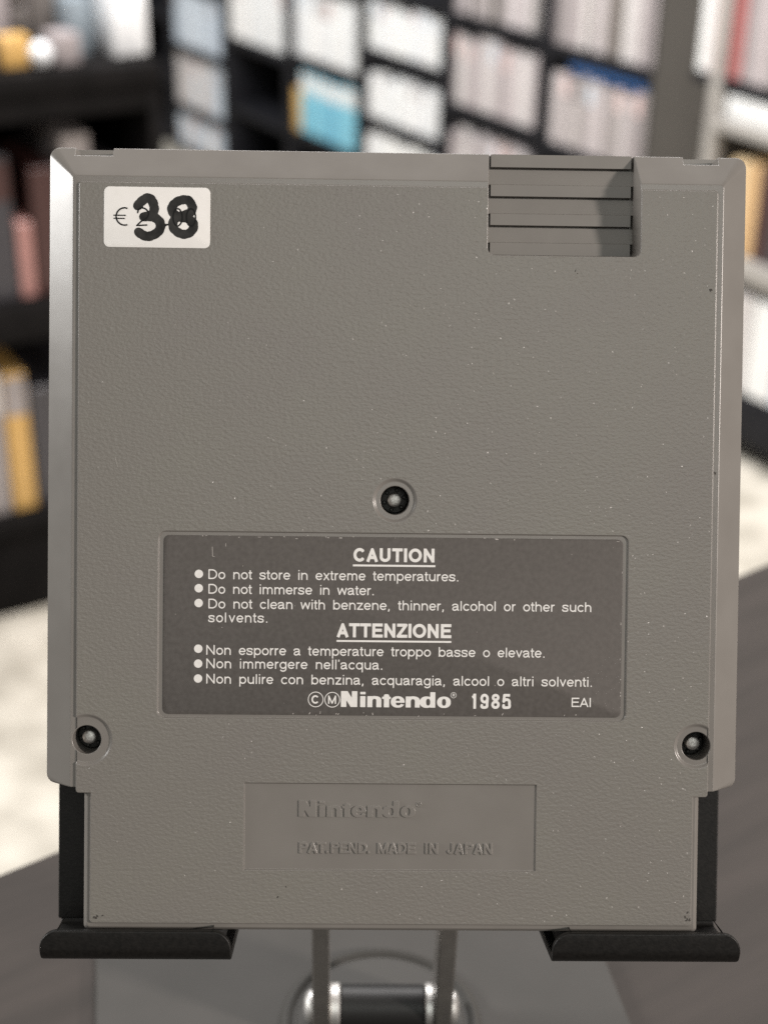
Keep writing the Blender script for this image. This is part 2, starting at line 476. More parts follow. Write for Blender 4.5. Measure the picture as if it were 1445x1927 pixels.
    if ch == '5': return .78, [[(.67, t), (.17 + h*.4, t), (.12 + h*.4, .50)] + spline([(.20, .56), (.38, .63), (.60, .55), (.72 - h, .33), (.62, .13), (.37, b), (.16, .11), (.06 + h, .25)])]
    return .5, []

def text_width(s, h, track, sx=1.0, space=1.0):
    w = 0
    for c in s:
        w += glyph(c, h)[0] * sx * (space if c == ' ' else 1) + track
    return w - track

def write(F, s, x0, x1, base, cap, stroke, sx=1.0, space=1.0, rnd=False):
    """strokes of the line s from x0 to x1, letter-spaced to fit"""
    h = stroke / cap / 2
    side = .09 * sx
    nat = text_width(s, h, 0, sx, space) - 2 * side
    track = ((x1 - x0) / cap - nat) / max(1, len(s) - 1)
    x = -side
    for c in s:
        adv, st = glyph(c, h)
        for p in st:
            P = [(x0 + (x + q[0] * sx) * cap, base + q[1] * cap) for q in p]
            closed = math.hypot(P[0][0] - P[-1][0], P[0][1] - P[-1][1]) < 1e-4
            F.line(P, stroke, (False, False) if (closed or rnd) else (True, True))
        x += adv * sx * (space if c == ' ' else 1) + track

# ------------------------------------------------------------------ the logotype lettering (heavy rounded roman), unit = its own pixel grid
def logo_field(x0, x1, ybase, cap, st):
    W_, H_ = 701.0, 102.0
    sx, sy = (x1 - x0) / W_, cap / H_
    F = Field(x0 - .5, x1 + .5, ybase - .5, ybase + cap + .5, st)
    sub = 1
    X, Y = np.meshgrid((F.x0 + np.arange(F.nx) * F.st - x0) / sx, H_ - (F.y0 + np.arange(F.ny) * F.st - ybase) / sy)  # Y down, 0 at cap top
    def box(a, b, c, d): return (X >= a) & (X <= b) & (Y >= c) & (Y <= d)
    def ell(cx, cy, rx, ry, p=2.0): return (np.abs((X - cx) / rx) ** p + np.abs((Y - cy) / ry) ** p) <= 1
    def diag(p): # convex polygon, clockwise in y-down
        m = np.ones_like(X, bool)
        for (ax, ay), (bx, by) in zip(p, p[1:] + p[:1]):
            m &= ((bx - ax) * (Y - ay) - (by - ay) * (X - ax)) >= 0
        return m
    o = box(0, 36, 0, 102) | box(69, 105, 0, 102) | diag([(0, 0), (43, 0), (105, 102), (62, 102)])
    o |= box(123, 156, 3, 19) | box(123, 156, 31, 102)
    def n(a):
        r = box(a, a + 33, 31, 102)
        arch = (ell(a + 45, 62, 45, 32, 2.6) | box(a + 57, a + 90, 62, 102)) & ~(ell(a + 45.5, 62, 12.5, 14, 2.4) | box(a + 33, a + 58, 62, 110))
        return r | (arch & (X > a + 16) & (Y < 103))
    o |= n(168)
    o |= (box(274, 307, 24, 102) | ell(290, 26, 17, 9)) | box(262, 318, 33, 48)
    def e(cx):
        body = ell(cx, 66.5, 44, 37, 2.2)
        top = ell(cx + 1, 57, 13, 13, 2.2) & (Y < 60)
        slot = box(cx - 12, cx + 60, 72, 78) | (ell(cx + 4, 76, 16, 13, 2.2) & (Y > 72))
        return body & ~top & ~slot & ~((X > cx + 26) & (Y > 72) & (Y < 82))
    o |= e(362)
    o |= n(413)
    o |= (ell(546, 66.5, 44, 37, 2.2) & ~ell(556, 66.5, 13, 22, 2.4)) | box(569, 601, 2, 102)
    o |= ell(657, 66.5, 44, 37, 2.2) & ~ell(657, 66.5, 13, 22, 2.4)
    g = o.astype(float)
    for _ in range(2):           # soften: rounds the corners as the print does
        k = np.array([1, 2, 1]) / 4.0
        g = np.apply_along_axis(lambda r: np.convolve(r, k, 'same'), 0, g)
        g = np.apply_along_axis(lambda r: np.convolve(r, k, 'same'), 1, g)
    F.f = (0.5 - g) * 4 * st
    return F

# =================================================================== THE SETTING
FLOOR = -1.12
bm = bmesh.new(); add_box(bm, -6, 6, -3, 9, FLOOR - 0.05, FLOOR)
tag(from_bm('floor', bm, M['floor']), kind='structure')

WALL_ROT = math.radians(-57.3)
UDIR = Vector((-0.5402, 0.8415, 0)); NDIR = Vector((-0.8415, -0.5402, 0))
ANCH = Vector((0.6273, 3.0318, 0))
def wall_pt(s, n, z): return ANCH + UDIR * s + NDIR * n + Vector((0, 0, z))

# plain wall behind the bookcases
bm = bmesh.new(); add_box(bm, -5.0, 2.5, 0.32, 0.42, FLOOR, 1.9)
o = from_bm('back_wall', bm, M['wall']); o.location = ANCH; o.rotation_euler = (0, 0, WALL_ROT)
tag(o, kind='structure')

# table: slab and legs
th = math.radians(34.8)
t = empty('display_table', (0.02, 0.132, FLOOR), (0, 0, th))
tag(t, 'dark brown wood laminate table that the stand rests on', 'table')
bm = bmesh.new(); add_box(bm, -0.9, 0.75, -0.72, 0.0, -FLOOR - 0.03, -FLOOR, 0.0015)
from_bm('tabletop', bm, M['table'], t)
for lx in (-0.84, 0.69):
    for ly in (-0.66, -0.06):
        bm = bmesh.new(); add_box(bm, lx - .025, lx + .025, ly - .025, ly + .025, 0, -FLOOR - 0.031, 0.002)
        from_bm('leg', bm, M['table'], t)

# =================================================================== THE CARTRIDGE
BASE_Y = -134.2
XF = Matrix.Scale(MM, 4) @ Matrix.Translation((0, -BASE_Y, 0))
cart = empty('game_cartridge', cart_point(0, BASE_Y * MM, 0), (math.pi / 2 - LEAN, 0, 0))
tag(cart, 'grey plastic game cartridge seen from its back with price sticker and caution label', 'game cartridge')

def fin(name, me, mats, parent, smooth=35):
    me.transform(XF)
    return link_mesh(name, me, mats, parent, smooth)

def arcpts(cx, cy, r, a0, a1, n=5):
    return [(cx + r * math.cos(math.radians(a0 + (a1 - a0) * i / n)), cy + r * math.sin(math.radians(a0 + (a1 - a0) * i / n))) for i in range(n + 1)]

def half_outline(w, ytop, rt, yb, rb, wn, yn, rn):
    """right half from the top middle, clockwise"""
    p = [(0, ytop)]
    p += arcpts(w - rt, ytop - rt, rt, 90, 0)
    p += arcpts(w - rb, yb + rb, rb, 0, -90)
    p += [(wn, yb)]
    p += arcpts(wn - rn, yn + rn, rn, 0, -90)
    p += [(0, yn)]
    return p
def mirror(p): return p + [(-x, y) for x, y in p[::-1][1:-1]]

def shell():
    bm = bmesh.new()
    outer = mirror(half_outline(60, 0.15, 1.8, -109.5, 1.6, 52.95, -134.15, 0.7))
    inner = mirror(half_outline(55.3, -5.2, 0.5, -109.5, 0.25, 52.3, -133.6, 0.6))
    mid = mirror(half_outline(56.19, -4.18, 0.7, -109.5, 0.4, 52.95, -134.15, 0.7))
    add_loft(bm, [[(x, y, -8.4) for x, y in outer], [(x, y, -4.0) for x, y in outer], [(x, y, -1.1) for x, y in mid], [(x, y, -0.42) for x, y in inner]])
    me = mesh_of(bm)
    # raised textured panel
    bm = bmesh.new()
    pan = mirror(half_outline(54.25, -6.3, 0.5, -110.4, 0.5, 51.75, -132.85, 0.5))
    add_loft(bm, [[(x, y, -2.0) for x, y in pan], [(x, y, 0) for x, y in pan]])
    me = boolean(me, [mesh_of(bm)], 'UNION')
    cut = []
    # finger-grip bay
    bm = bmesh.new()
    def bay(x0, x1, yb, r, z):
        return [(x1, 3, z), (x0, 3, z)] + [(p[0], p[1], z) for p in arcpts(x0 + r, yb + r, r, 180, 270)] + [(p[0], p[1], z) for p in arcpts(x1 - r, yb + r, r, 270, 360)]
    add_loft(bm, [bay(15.55, 40.25, -17.0, .6, -5.6), bay(14.95, 41.35, -17.85, 1.3, 1.0)])
    cut.append(mesh_of(bm))
    # label bed, stamp bed
    bm = bmesh.new()
    add_loft(bm, [rrect(-40.4, 39.85, -97.35, -65.4, 1.25, -.27), rrect(-40.4, 39.85, -97.35, -65.4, 1.25, 1)])
    cut.append(mesh_of(bm))
    bm = bmesh.new(); add_box(bm, -25.45, 24.6, -123.45, -108.5, -.21, 1); cut.append(mesh_of(bm))
    # screw seats and wells
    for cx, cy, ro in ((-.25, -59.75, 3.85), (-52.5, -101.3, 4.5), (52.2, -101.6, 3.95)):
        bm = bmesh.new(); add_lathe(bm, cx, cy, [(ro - .55, -.40), (ro + .05, .15), (ro + .1, .6)], 64); cut.append(mesh_of(bm))
        bm = bmesh.new(); add_lathe(bm, cx, cy, [(2.42, -8.0), (2.45, 2)], 64); cut.append(mesh_of(bm))
    # latch notches in the top edge
    for x0, x1 in ((-55.5, -49.1), (48.95, 54.95)):
        bm = bmesh.new(); add_box(bm, x0, x1, -1.3, 3, -12, 2); cut.append(mesh_of(bm))
    me = boolean(me, cut, 'DIFFERENCE', bevel=0.15)
    me.transform(XF)
    return me

me = shell()
back = weighted(link_mesh('back_shell', me, [M['smooth'], M['tex']], cart, 60))
for p in me.polygons:
    p.material_index = 1 if (p.normal.z > .98 and p.center.z > -0.00006) else 0

bm = bmesh.new()
of = mirror(half_outline(59.6, 0.75, 1.8, -109.8, 1.6, 52.6, -134.2, 0.7))
inf = mirror(half_outline(58.2, -0.7, 1.5, -110.2, 1.5, 51.6, -133.4, 0.7))
add_loft(bm, [[(x, y, -16.9) for x, y in inf], [(x, y, -15.6) for x, y in of], [(x, y, -8.75) for x, y in of],
              [(x * .995, y - .1 if y > -50 else y + .2, -8.5) for x, y in of]])
me = mesh_of(bm); weighted(fin('front_shell', me, M['smooth'], cart, 32))

# stepped finger grip
bm = bmesh.new()
Zg, Zd, Zr = -5.5, -4.62, -4.12                 # groove, foot of a ramp, flat crest
prof = [(0.15, Zr, 1), (-2.02, Zr, 1), (-2.08, Zg, 1), (-2.36, Zg, 0), (-2.40, Zd, 0)]
for k in range(3):
    y0 = -2.40 - 4.98 * k
    prof += [(y0 - 2.55, Zr - .16, 0), (y0 - 2.66, Zr, 0), (y0 - 2.67, Zr, 1)]
    prof += [(y0 - 4.60, Zr, 1), (y0 - 4.66, Zg, 1), (y0 - 4.94, Zg, 0), (y0 - 4.98, Zd, 0)] if k < 2 else [(y0 - 4.75, Zr, 1)]
gap = .34
def grip_loop(x, slit):
    return [(x, yy, (Zg if slit and fl else zz)) for yy, zz, fl in prof] + [(x, -17.3, -7.5), (x, 0.1, -7.5)]
add_loft(bm, [grip_loop(15.35, True), grip_loop(15.40 + gap, True), grip_loop(15.42 + gap, False),
              grip_loop(40.38 - gap, False), grip_loop(40.40 - gap, True), grip_loop(40.5, True)])
me = mesh_of(bm); fin('grip_panel', me, M['grip'], cart, 20)

# screws: dark flange, six small lobes and a bright centre post
for cx, cy in ((-.25, -59.75), (-52.5, -101.3), (52.2, -101.6)):
    bm = bmesh.new()
    add_lathe(bm, cx, cy, [(2.41, -7.9), (2.41, -5.6), (2.2, -5.4), (1.5, -5.3)], 40)
    sc = bm
    me = mesh_of(sc)
    scr = fin('screw', me, M['screw_dark'], cart)
    bm = bmesh.new()
    add_lathe(bm, cx, cy, [(1.3, -5.4), (1.25, -3.3), (1.12, -2.85), (.85, -2.68), (.4, -2.63)], 24)
    fin('screw_post', mesh_of(bm), M['screw_steel'], scr)
    bm = bmesh.new()
    for k in range(6):
        a = math.radians(k * 60 + 15)
        add_lathe(bm, cx + 1.75 * math.cos(a), cy + 1.75 * math.sin(a), [(.34, -5.5), (.34, -4.75), (.2, -4.6)], 12)
    fin('screw_lobes', mesh_of(bm), M['screw_dark'], scr)

# caution label
bm = bmesh.new()
add_loft(bm, [rrect(-39.55, 39.0, -96.75, -66.05, 1.0, -.265), rrect(-39.55, 39.0, -96.75, -66.05, 1.0, -.20), rrect(-39.5, 38.95, -96.7, -66.1, 1.0, -.17)])
label = fin('caution_label', mesh_of(bm), M['sticker_dark'], cart)
ZL = -.15
def print_line(name, s, x0, x1, base, cap=1.68, stroke=.21, bullet=None, sx=1.09, space=1.65, st=.04, under=None):
    F = Field(x0 - 3, x1 + .6, base - .8, base + cap + .4, st)
    write(F, s, x0, x1, base, cap, stroke, sx, space)
    if bullet: F.disc(bullet, .72)
    if under: F.line([(under[0], under[2]), (under[1], under[2])], under[3])
    return fin(name, F.mesh(ZL), M['print_white'], label, 0)
print_line('heading', 'CAUTION', -7.15, 6.65, -70.3, 2.36, .52, sx=.97, under=(-7.3, 6.8, -70.98, .42))
print_line('heading', 'ATTENZIONE', -9.8, 9.6, -83.28, 2.42, .52, sx=.97, under=(-9.95, 9.7, -83.98, .42))
for s, x0, x1, base, bul in (
    ('Do not store in extreme temperatures.', -31.95, 10.84, -73.52, -72.66),
    ('Do not immerse in water.', -31.93, -3.61, -76.03, -75.11),
    ('Do not clean with benzene, thinner, alcohol or other such', -31.91, 33.66, -78.56, -77.65),
    ('sol|vents.', -31.8, -21.73, -80.92, None),
    ('Non esporre a temperature troppo basse o elevate.', -32.21, 25.81, -86.5, -85.48),
    ("Non immergere nell'acqua.", -32.19, -2.01, -88.82, -88.04),
    ('Non pulire con benzina, acquaragia, alcool o altri solventi.', -32.17, 34.04, -91.45, -90.6)):
    print_line('warning_line', s, x0, x1, base, bullet=(-33.55, bul) if bul else None)
# maker's line: (C) (M) logotype (R) year, region code
F = Field(-15.5, -8.8, -96, -92, .03)
F.ring((-13.42, -94.02), 1.27, .13); F.ring((-10.58, -94.05), 1.27, .13)
write(F, 'C', -14.1, -12.75, -94.75, 1.45, .27)
write(F, 'M', -11.3, -9.85, -94.75, 1.42, .22)
fin('copyright_mark', F.mesh(ZL), M['print_white'], label, 0)
F = logo_field(-9.1, 9.75, -95.28, 2.72, .035)
fin('maker_logotype', F.mesh(ZL), M['print_white'], label, 0)
F = Field(9.3, 11.1, -94, -92.3, .025)
F.ring((10.2, -93.1), .47, .07); write(F, 'R', 10.02, 10.42, -93.35, .5, .08)
fin('registered_mark', F.mesh(ZL), M['print_white'], label, 0)
print_line('year', '1985', 13.35, 19.95, -95.4, 2.6, .46, sx=.80)
print_line('region_code', 'EAI', 30.5, 33.9, -94.95, 1.6, .21)

# relief lettering on the smooth stamp panel
ZS = -.20
F = logo_field(-16.15, 3.85, -114.3, 2.85, .035)
F.f *= 1.4
fin('relief_lettering', F.relief(ZS, .16, .09, .09), M['smooth'], cart, 0)
F = Field(-16.8, 18, -121.1, -118.2, .035)
for s, x0, x1 in (('PAT.', -16.05, -11.0), ('PEND.', -10.6, -3.9), ('MADE', -2.6, 3.95), ('IN', 5.65, 7.85), ('JAPAN', 9.5, 17.25)):
    write(F, s, x0, x1, -120.6, 1.92, .42)
fin('relief_lettering', F.relief(ZS, .16, .09, .08), M['smooth'], cart, 0)
F = Field(3.8, 5.6, -112.8, -111.2, .04)
F.ring((4.45, -112.0), .42, .09); write(F, 'R', 4.28, 4.64, -112.2, .42, .08)
fin('relief_lettering', F.relief(ZS, .1, .08, .07), M['smooth'], cart, 0)
# smooth_by_angle skipped above: give the relief soft normals
for o in cart.children:
    if o.name.startswith('relief'):
        for p in o.data.polygons: p.use_smooth = True

# price sticker
bm = bmesh.new()
add_loft(bm, [rrect(-50.05, -32.1, -17.3, -7.1, .95, 0.004), rrect(-50.05, -32.1, -17.3, -7.1, .95, .07), rrect(-50.0, -32.15, -17.25, -7.15, .95, .09)])
price = fin('price_sticker', mesh_of(bm), M['paper'], cart)
K = .01491
def pz(x, y): return (-50.09 + (x - 92) * K, -7.15 - (y - 133) * K)
F = Field(-49.5, -32.5, -17.2, -7.2, .035)
F.line([pz(*q) for q in arc(330, 468, 95, 98, 70, 290)], .26, (True, True))
F.line([pz(205, 455), pz(345, 455)], .2); F.line([pz(205, 490), pz(333, 490)], .2)
F.line([pz(*q) for q in spline([(478, 425), (490, 385), (530, 368), (575, 385), (600, 430), (580, 480), (520, 520), (470, 568)])] + [pz(588, 560)], .25)
F.disc(pz(795, 560), .2); F.line([pz(785, 553), pz(828, 553)], .28)
F.line([pz(*q) for q in arc(930, 468, 52, 98, 0, 360)], .25, (False, False))
F.line([pz(*q) for q in arc(1082, 468, 52, 98, 0, 360)], .25, (False, False))
fin('printed_price', F.mesh(.135), M['ink_thin'], price, 0)
F = Field(-49.5, -32.5, -17.2, -7.2, .04)
rng = random.Random(5)
def marker(pts, w):
    P = spline(pts, 10)
    for i in range(len(P) - 1):
        a, b = pz(*P[i]), pz(*P[i + 1])
        F.seg(a, b, (w + 5 * math.sin(i * .7) + rng.uniform(-2, 2)) * K)
marker([(478, 345), (520, 295), (580, 256), (625, 268), (655, 320), (665, 390), (640, 440), (585, 462), (545, 468)], 104)
marker([(600, 462), (670, 475), (725, 520), (738, 575), (715, 630), (660, 670), (590, 690), (530, 670), (488, 640)], 104)
marker([(1085, 320), (1055, 278), (1000, 268), (930, 288), (880, 330), (862, 380), (890, 430), (950, 465), (1040, 480), (1100, 520), (1112, 580),
        (1070, 640), (1000, 660), (930, 635), (880, 580), (885, 510), (930, 465), (1010, 440), (1075, 410), (1098, 360), (1085, 320)], 100)
fin('handwritten_price', F.mesh(.12), M['ink_marker'], price, 0)

# wear and painted glints: dark specks, pale scuffs, glint flecks, each shallow on the surface
rng = random.Random(11)
F = Field(-56, 56, -134, -5, .06)
for cx, cy, n, sp in ((-50.6, -131.9, 7, .7), (51.2, -131.8, 8, .6), (53.3, -23.2, 4, .22), (54.55, -54.5, 3, .2), (30, -20.5, 2, .4), (-20, -127, 2, 1.5)):
    for k in range(n):
        a = (cx + rng.gauss(0, sp * .5), cy + rng.gauss(0, sp * .6))
        F.seg(a, (a[0] + rng.uniform(-.2, .2), a[1] + rng.uniform(-.3, .3)), rng.uniform(.12, .26))
d = fin('dirt_specks', F.mesh(.02), M['dirt'], cart, 0); tag(d, kind='stuff')
F = Field(-41, 41, -98, -64.5, .05)
for k in range(60):                        # residue along the label's edges
    e = rng.random()
    if e < .40: p = (rng.uniform(-39, 38), -66.15 + rng.gauss(0, .12)); q = (p[0] + rng.uniform(0, .5), p[1])
    elif e < .62: p = (rng.choice([rng.uniform(-20, 0), rng.uniform(-19, -12), rng.uniform(2, 34)]), -96.5 + rng.gauss(0, .15)); q = (p[0] + rng.uniform(-.1, .3), p[1] + rng.uniform(0, .35))
    elif e < .82: p = (38.9 + rng.gauss(0, .08), rng.uniform(-96, -67)); q = (p[0], p[1] - rng.uniform(0, .4))
    else: p = (rng.uniform(-38, 37), rng.uniform(-95, -67)); q = (p[0] + .02, p[1])
    F.seg(p, q, rng.uniform(.06, .14))
F.seg((-31.3, -68.0), (-31.25, -69.6), .08); F.seg((-29.0, -67.4), (-29.0, -67.9), .07); F.seg((-31.2, -69.6), (-30.9, -69.7), .07)
d = fin('edge_scuffs', F.mesh(-.158), M['scuff_glint'], label, 0); tag(d, kind='stuff')
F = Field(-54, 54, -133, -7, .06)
for k in range(30):  # pale flecks painted in as glints of the grain, thickest right of centre
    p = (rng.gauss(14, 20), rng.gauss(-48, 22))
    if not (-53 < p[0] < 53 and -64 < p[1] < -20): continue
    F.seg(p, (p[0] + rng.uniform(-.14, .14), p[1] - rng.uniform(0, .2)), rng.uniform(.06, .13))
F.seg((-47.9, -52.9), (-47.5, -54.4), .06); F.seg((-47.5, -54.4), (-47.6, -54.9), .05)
d = fin('glint_flecks', F.mesh(.03), M['scuff_glint'], cart, 0); tag(d, kind='stuff')

# =================================================================== THE STAND
stand = empty('display_stand', (0, 0, 0))
tag(stand, 'black metal folding stand with two bent ledges holding up the cartridge', 'stand')
LM = Matrix(((CX.x, CY.x, CZ.x, TOP.x), (CX.y, CY.y, CZ.y, TOP.y), (CX.z, CY.z, CZ.z, TOP.z), (0, 0, 0, 1))) @ Matrix.Scale(MM, 4)

# back plate: a sheet with its middle cut away at the bottom
bm = bmesh.new()
pl = [(-60.4, -137.2), (-28.0, -137.2), (-28.0, -131.5), (-26.5, -130), (26.5, -130), (28.0, -131.5), (28.0, -137.2), (60.4, -137.2), (60.4, -34), (56, -30), (-56, -30), (-60.4, -34)]
add_loft(bm, [[(x, y, -19.2) for x, y in pl], [(x, y, -17.25) for x, y in pl]])
me = mesh_of(bm); me = boolean(me, [], bevel=.3)
me.transform(LM); weighted(link_mesh('back_plate', me, M['black_metal'], stand, 50))

def ledge(x0, x1):
    # profile in (z, y): down the back, round, forward, round, up the lip
    prof = [(-18.2, -131.5), (-18.2, -136.6)]
    prof += [(-16.7 + 1.5 * math.cos(math.radians(a)), -136.6 + 1.9 * math.sin(math.radians(a))) for a in range(195, 271, 15)]
    prof += [(-12, -138.5), (-6, -138.45), (-1.0, -138.4)]
    prof += [(-.6 + 2.2 * math.cos(math.radians(a)), -136.2 + 2.2 * math.sin(math.radians(a))) for a in range(285, 361, 15)]
    nlip = 2
    lip0 = prof[-1]; liptop = -133.45
    n = 2
    bm = bmesh.new()
    cols = []
    us = [x0 + (x1 - x0) * i / n for i in range(n + 1)]
    for x in us:
        top = liptop
        col = []
        for i, (z, y) in enumerate(prof):
            col.append((x, y if i > 0 else y - 0, z))
        for k in range(1, nlip + 1):
            f = k / nlip
            col.append((x, max(lip0[1], lip0[1]) + (max(top, lip0[1] + .05) - lip0[1]) * f, lip0[0] + .25 * math.sin(f * 1.5)))
        cols.append([bm.verts.new(p) for p in col])
    for a, b in zip(cols, cols[1:]):
        for i in range(len(a) - 1):
            bm.faces.new((a[i], b[i], b[i + 1], a[i + 1]))
    me = mesh_of(bm)
    o = bpy.data.objects.new('tmp', me); COL.objects.link(o)
    md = o.modifiers.new('s', 'SOLIDIFY'); md.thickness = 1.4; md.offset = 0
    dg = bpy.context.evaluated_depsgraph_get(); dg.update()
    out = bpy.data.meshes.new_from_object(o.evaluated_get(dg)); bpy.data.objects.remove(o)
    cuts = []
    r = 3.1
    for cx, sg in ((x0, 1), (x1, -1)):
        a_ = arcpts(cx + sg * r, liptop - r, r, 180 if sg > 0 else 0, 90, 8)
        pl_ = a_ + [(cx + sg * r, liptop + 2), (cx - sg * 2, liptop + 2), (cx - sg * 2, liptop - r)]
        if sg < 0: pl_ = pl_[::-1]
        b2 = bmesh.new(); add_loft(b2, [[(x, y, -4) for x, y in pl_], [(x, y, 6) for x, y in pl_]]); cuts.append(mesh_of(b2))
    out = boolean(out, cuts, 'DIFFERENCE', bevel=.28)
    out.transform(LM)
    lo = weighted(link_mesh('ledge', out, M['black_metal'], stand, 50))
    bm = bmesh.new(); add_box(bm, max(x0 + 1.6, -52) if x0 < 0 else x0 + 1.6, (x1 - 1.6) if x0 < 0 else 52, -137.6, -134.25, -16.5, -1.2, .3)
    me = mesh_of(bm); me.transform(LM); link_mesh('rubber_pad', me, M['rubber'], lo)
ledge(-59.9, -27.4)
ledge(27.6, 59.9)

# base plate, turned a little, with swivel disc and hinge
bp = math.radians(8.5)
bm = bmesh.new()
add_loft(bm, [rrect(-59.5, 59.5, -75, 62, 7, 0.02), rrect(-59.5, 59.5, -75, 62, 7, 1.5), rrect(-58.9, 58.9, -74.4, 61.4, 6.6, 2.1)])
bm.transform(Matrix.Scale(MM, 4) @ Matrix.Translation((-3.5, 0, 0)) @ Matrix.Rotation(bp, 4, 'Z'))
from_bm('base_plate', bm, M['base_metal'], stand)
bm = bmesh.new()
add_lathe(bm, 0, 0, [(22.6, 2.12), (22.6, 3.0), (22.0, 3.7), (21.0, 4.0), (20.2, 3.7), (19.6, 3.1), (18.9, 3.1), (18.4, 3.5), (6, 3.5)], 96)
from_bm('swivel_disc', bm, M['disc'], stand, xf=Matrix.Scale(MM, 4))

def along_x(cx_y, cz, x0, x1, prof, n=32):
    """lathe about the x axis; prof = [(u 0..1, radius)]"""
    bm = bmesh.new()
    add_loft(bm, [[(x0 + (x1 - x0) * u, cx_y + r * math.cos(2 * math.pi * i / n), cz + r * math.sin(2 * math.pi * i / n)) for i in range(n)] for u, r in prof])
    bm.transform(Matrix.Scale(MM, 4)); return bm
HY, HZ = -1.0, 8.6
from_bm('hinge_barrel', along_x(HY, HZ, -9.0, 9.6, [(0, 4.4), (.02, 4.8), (.98, 4.8), (1, 4.4)]), M['barrel'], stand)
for x0, x1 in ((-11.3, -9.05), (9.65, 11.5)):
    from_bm('collar', along_x(HY, HZ, x0, x1, [(0, 4.8), (.15, 5.1), (.85, 5.1), (1, 4.7)]), M['chrome'], stand)
for x0, x1 in ((-14.9, -17.0), (15.35, 17.2)):
    from_bm('bolt', along_x(HY, HZ, x0, x1, [(0, 3.7), (.45, 3.6), (.8, 2.9), (1, 1.6)]), M['chrome'], stand)
for x0, x1 in ((-15.0, -11.35), (11.55, 15.3)):
    bm = bmesh.new()
    a = Vector((0, HY, HZ)); b = Vector((0, -9.5, 99.0)); dr = (b - a).normalized(); pr = Vector((0, dr.z, -dr.y))
    loops = []
    for x, sh in ((x0, .4), (x0 + .4, 0), (x1 - .4, 0), (x1, .4)):
        w = 6.0 - sh
        p0 = a - dr * 5.6
        p1 = b
        loops.append([tuple(Vector((x, 0, 0)) + q) for q in (p0 - pr * w, p1 - pr * w, p1 + pr * w, p0 + pr * w)])
    add_loft(bm, loops)
    bm.transform(Matrix.Scale(MM, 4))
    from_bm('leg', bm, M['leg_metal'], stand)

# =================================================================== THE SHOP BEHIND
def srgb(r, g, b):
    f = lambda c: (c / 255 / 12.92) if c / 255 <= .04045 else ((c / 255 + .055) / 1.055) ** 2.4
    return (f(r), f(g), f(b))
CASECOL = {
    'white': [(228, 228, 226), (222, 223, 224), (232, 230, 228)],
    'pale grey': [(200, 195, 193), (190, 184, 184), (208, 203, 200)],
    'dull grey': [(150, 143, 142), (165, 158, 155)],
    'pale blue': [(196, 206, 216), (205, 212, 220), (190, 200, 212)],
    'cyan': [(118, 182, 202), (130, 192, 210), (108, 174, 198)],
    'red': [(158, 98, 96), (150, 90, 88)],
    'pink': [(205, 180, 176), (200, 172, 170)],
    'cream': [(220, 195, 155), (225, 205, 170)],
    'tan': [(200, 165, 120)],
    'maroon': [(66, 42, 40), (84, 56, 52)],
    'ash': [(158, 150, 150), (148, 140, 140), (170, 161, 161)],
    'pale ash': [(182, 173, 173), (174, 166, 167), (190, 182, 181)],
    'stone': [(112, 106, 102), (100, 95, 92), (120, 113, 108)],
    'grey blue': [(138, 148, 154), (128, 138, 145), (146, 156, 160)],
    'rose': [(165, 122, 116)],
    'dark grey': [(60, 58, 62), (80, 76, 78), (48, 46, 52)],
    'yellow': [(200, 160, 95)],
    'blue': [(40, 90, 150)],
}
MATC = {}
def casemat(name, k):
    key = (name, k % len(CASECOL[name]))
    if key not in MATC:
        c = srgb(*CASECOL[name][key[1]])
        MATC[key] = noisy(name.replace(' ', '_') + '_case', tuple(x * .9 for x in c), tuple(min(1, x * 1.06) for x in c), 30, .35)
    return MATC[key]
MESHC = {}
def case_mesh(w, d, h, mat, band):
    """a case with its spine on -y: body, a band of another colour at the head"""
    key = (w, d, h, mat.name, band.name if band else None)
    if key not in MESHC:
        bm = bmesh.new()
        add_box(bm, -w/2, w/2, 0, d, 0, h, min(.002, w * .15), 0, 1)
        if band:
            add_box(bm, -w/2 + .0012, w/2 - .0012, -.0006, .002, h * .70, h * .96, 0, 1)
        me = mesh_of(bm); me.name = 'game_case'
        me.materials.append(mat)
        if band: me.materials.append(band)
        for p in me.polygons: p.use_smooth = False
        MESHC[key] = me
    return MESHC[key]
crng = random.Random(3)
def row_of_cases(frame, x0, x1, z, h, cols, where, group, depth=.14, wr=(12, 22), lean=0.0, band=None, hv=.006, noun='game case', gapp=.05):
    """cases side by side along the frame's x, spines on the frame's -y face at y=.012"""
    x = x0
    while True:
        w = crng.randint(*wr) / 1000.0
        if x + w > x1: break
        if crng.random() < gapp and not band:
            x += w * .5
            continue
        cn = crng.choice(cols)
        mt = casemat(cn, crng.randint(0, 2))
        hh = h - crng.randint(0, 3) * hv
        bd = casemat(crng.choice(band), 0) if band else (casemat(crng.choice(['dull grey', 'pale blue', 'pink']), 0) if crng.random() < .25 else None)
        o = bpy.data.objects.new('game_case', case_mesh(w, depth, round(hh, 4), mt, bd))
        COL.objects.link(o)
        o.matrix_world = frame @ Matrix.Translation((x + w / 2, .012 + crng.uniform(0, .006), z + .0015)) @ Matrix.Rotation(crng.uniform(-.5, .5) * lean, 4, 'Y')
        tag(o, ('%s %s %s' % (cn, noun, where)), 'game case', group)
        x += w + .0008
WF = Matrix.Translation(ANCH) @ Matrix.Rotation(WALL_ROT, 4, 'Z')    # frame x = -s

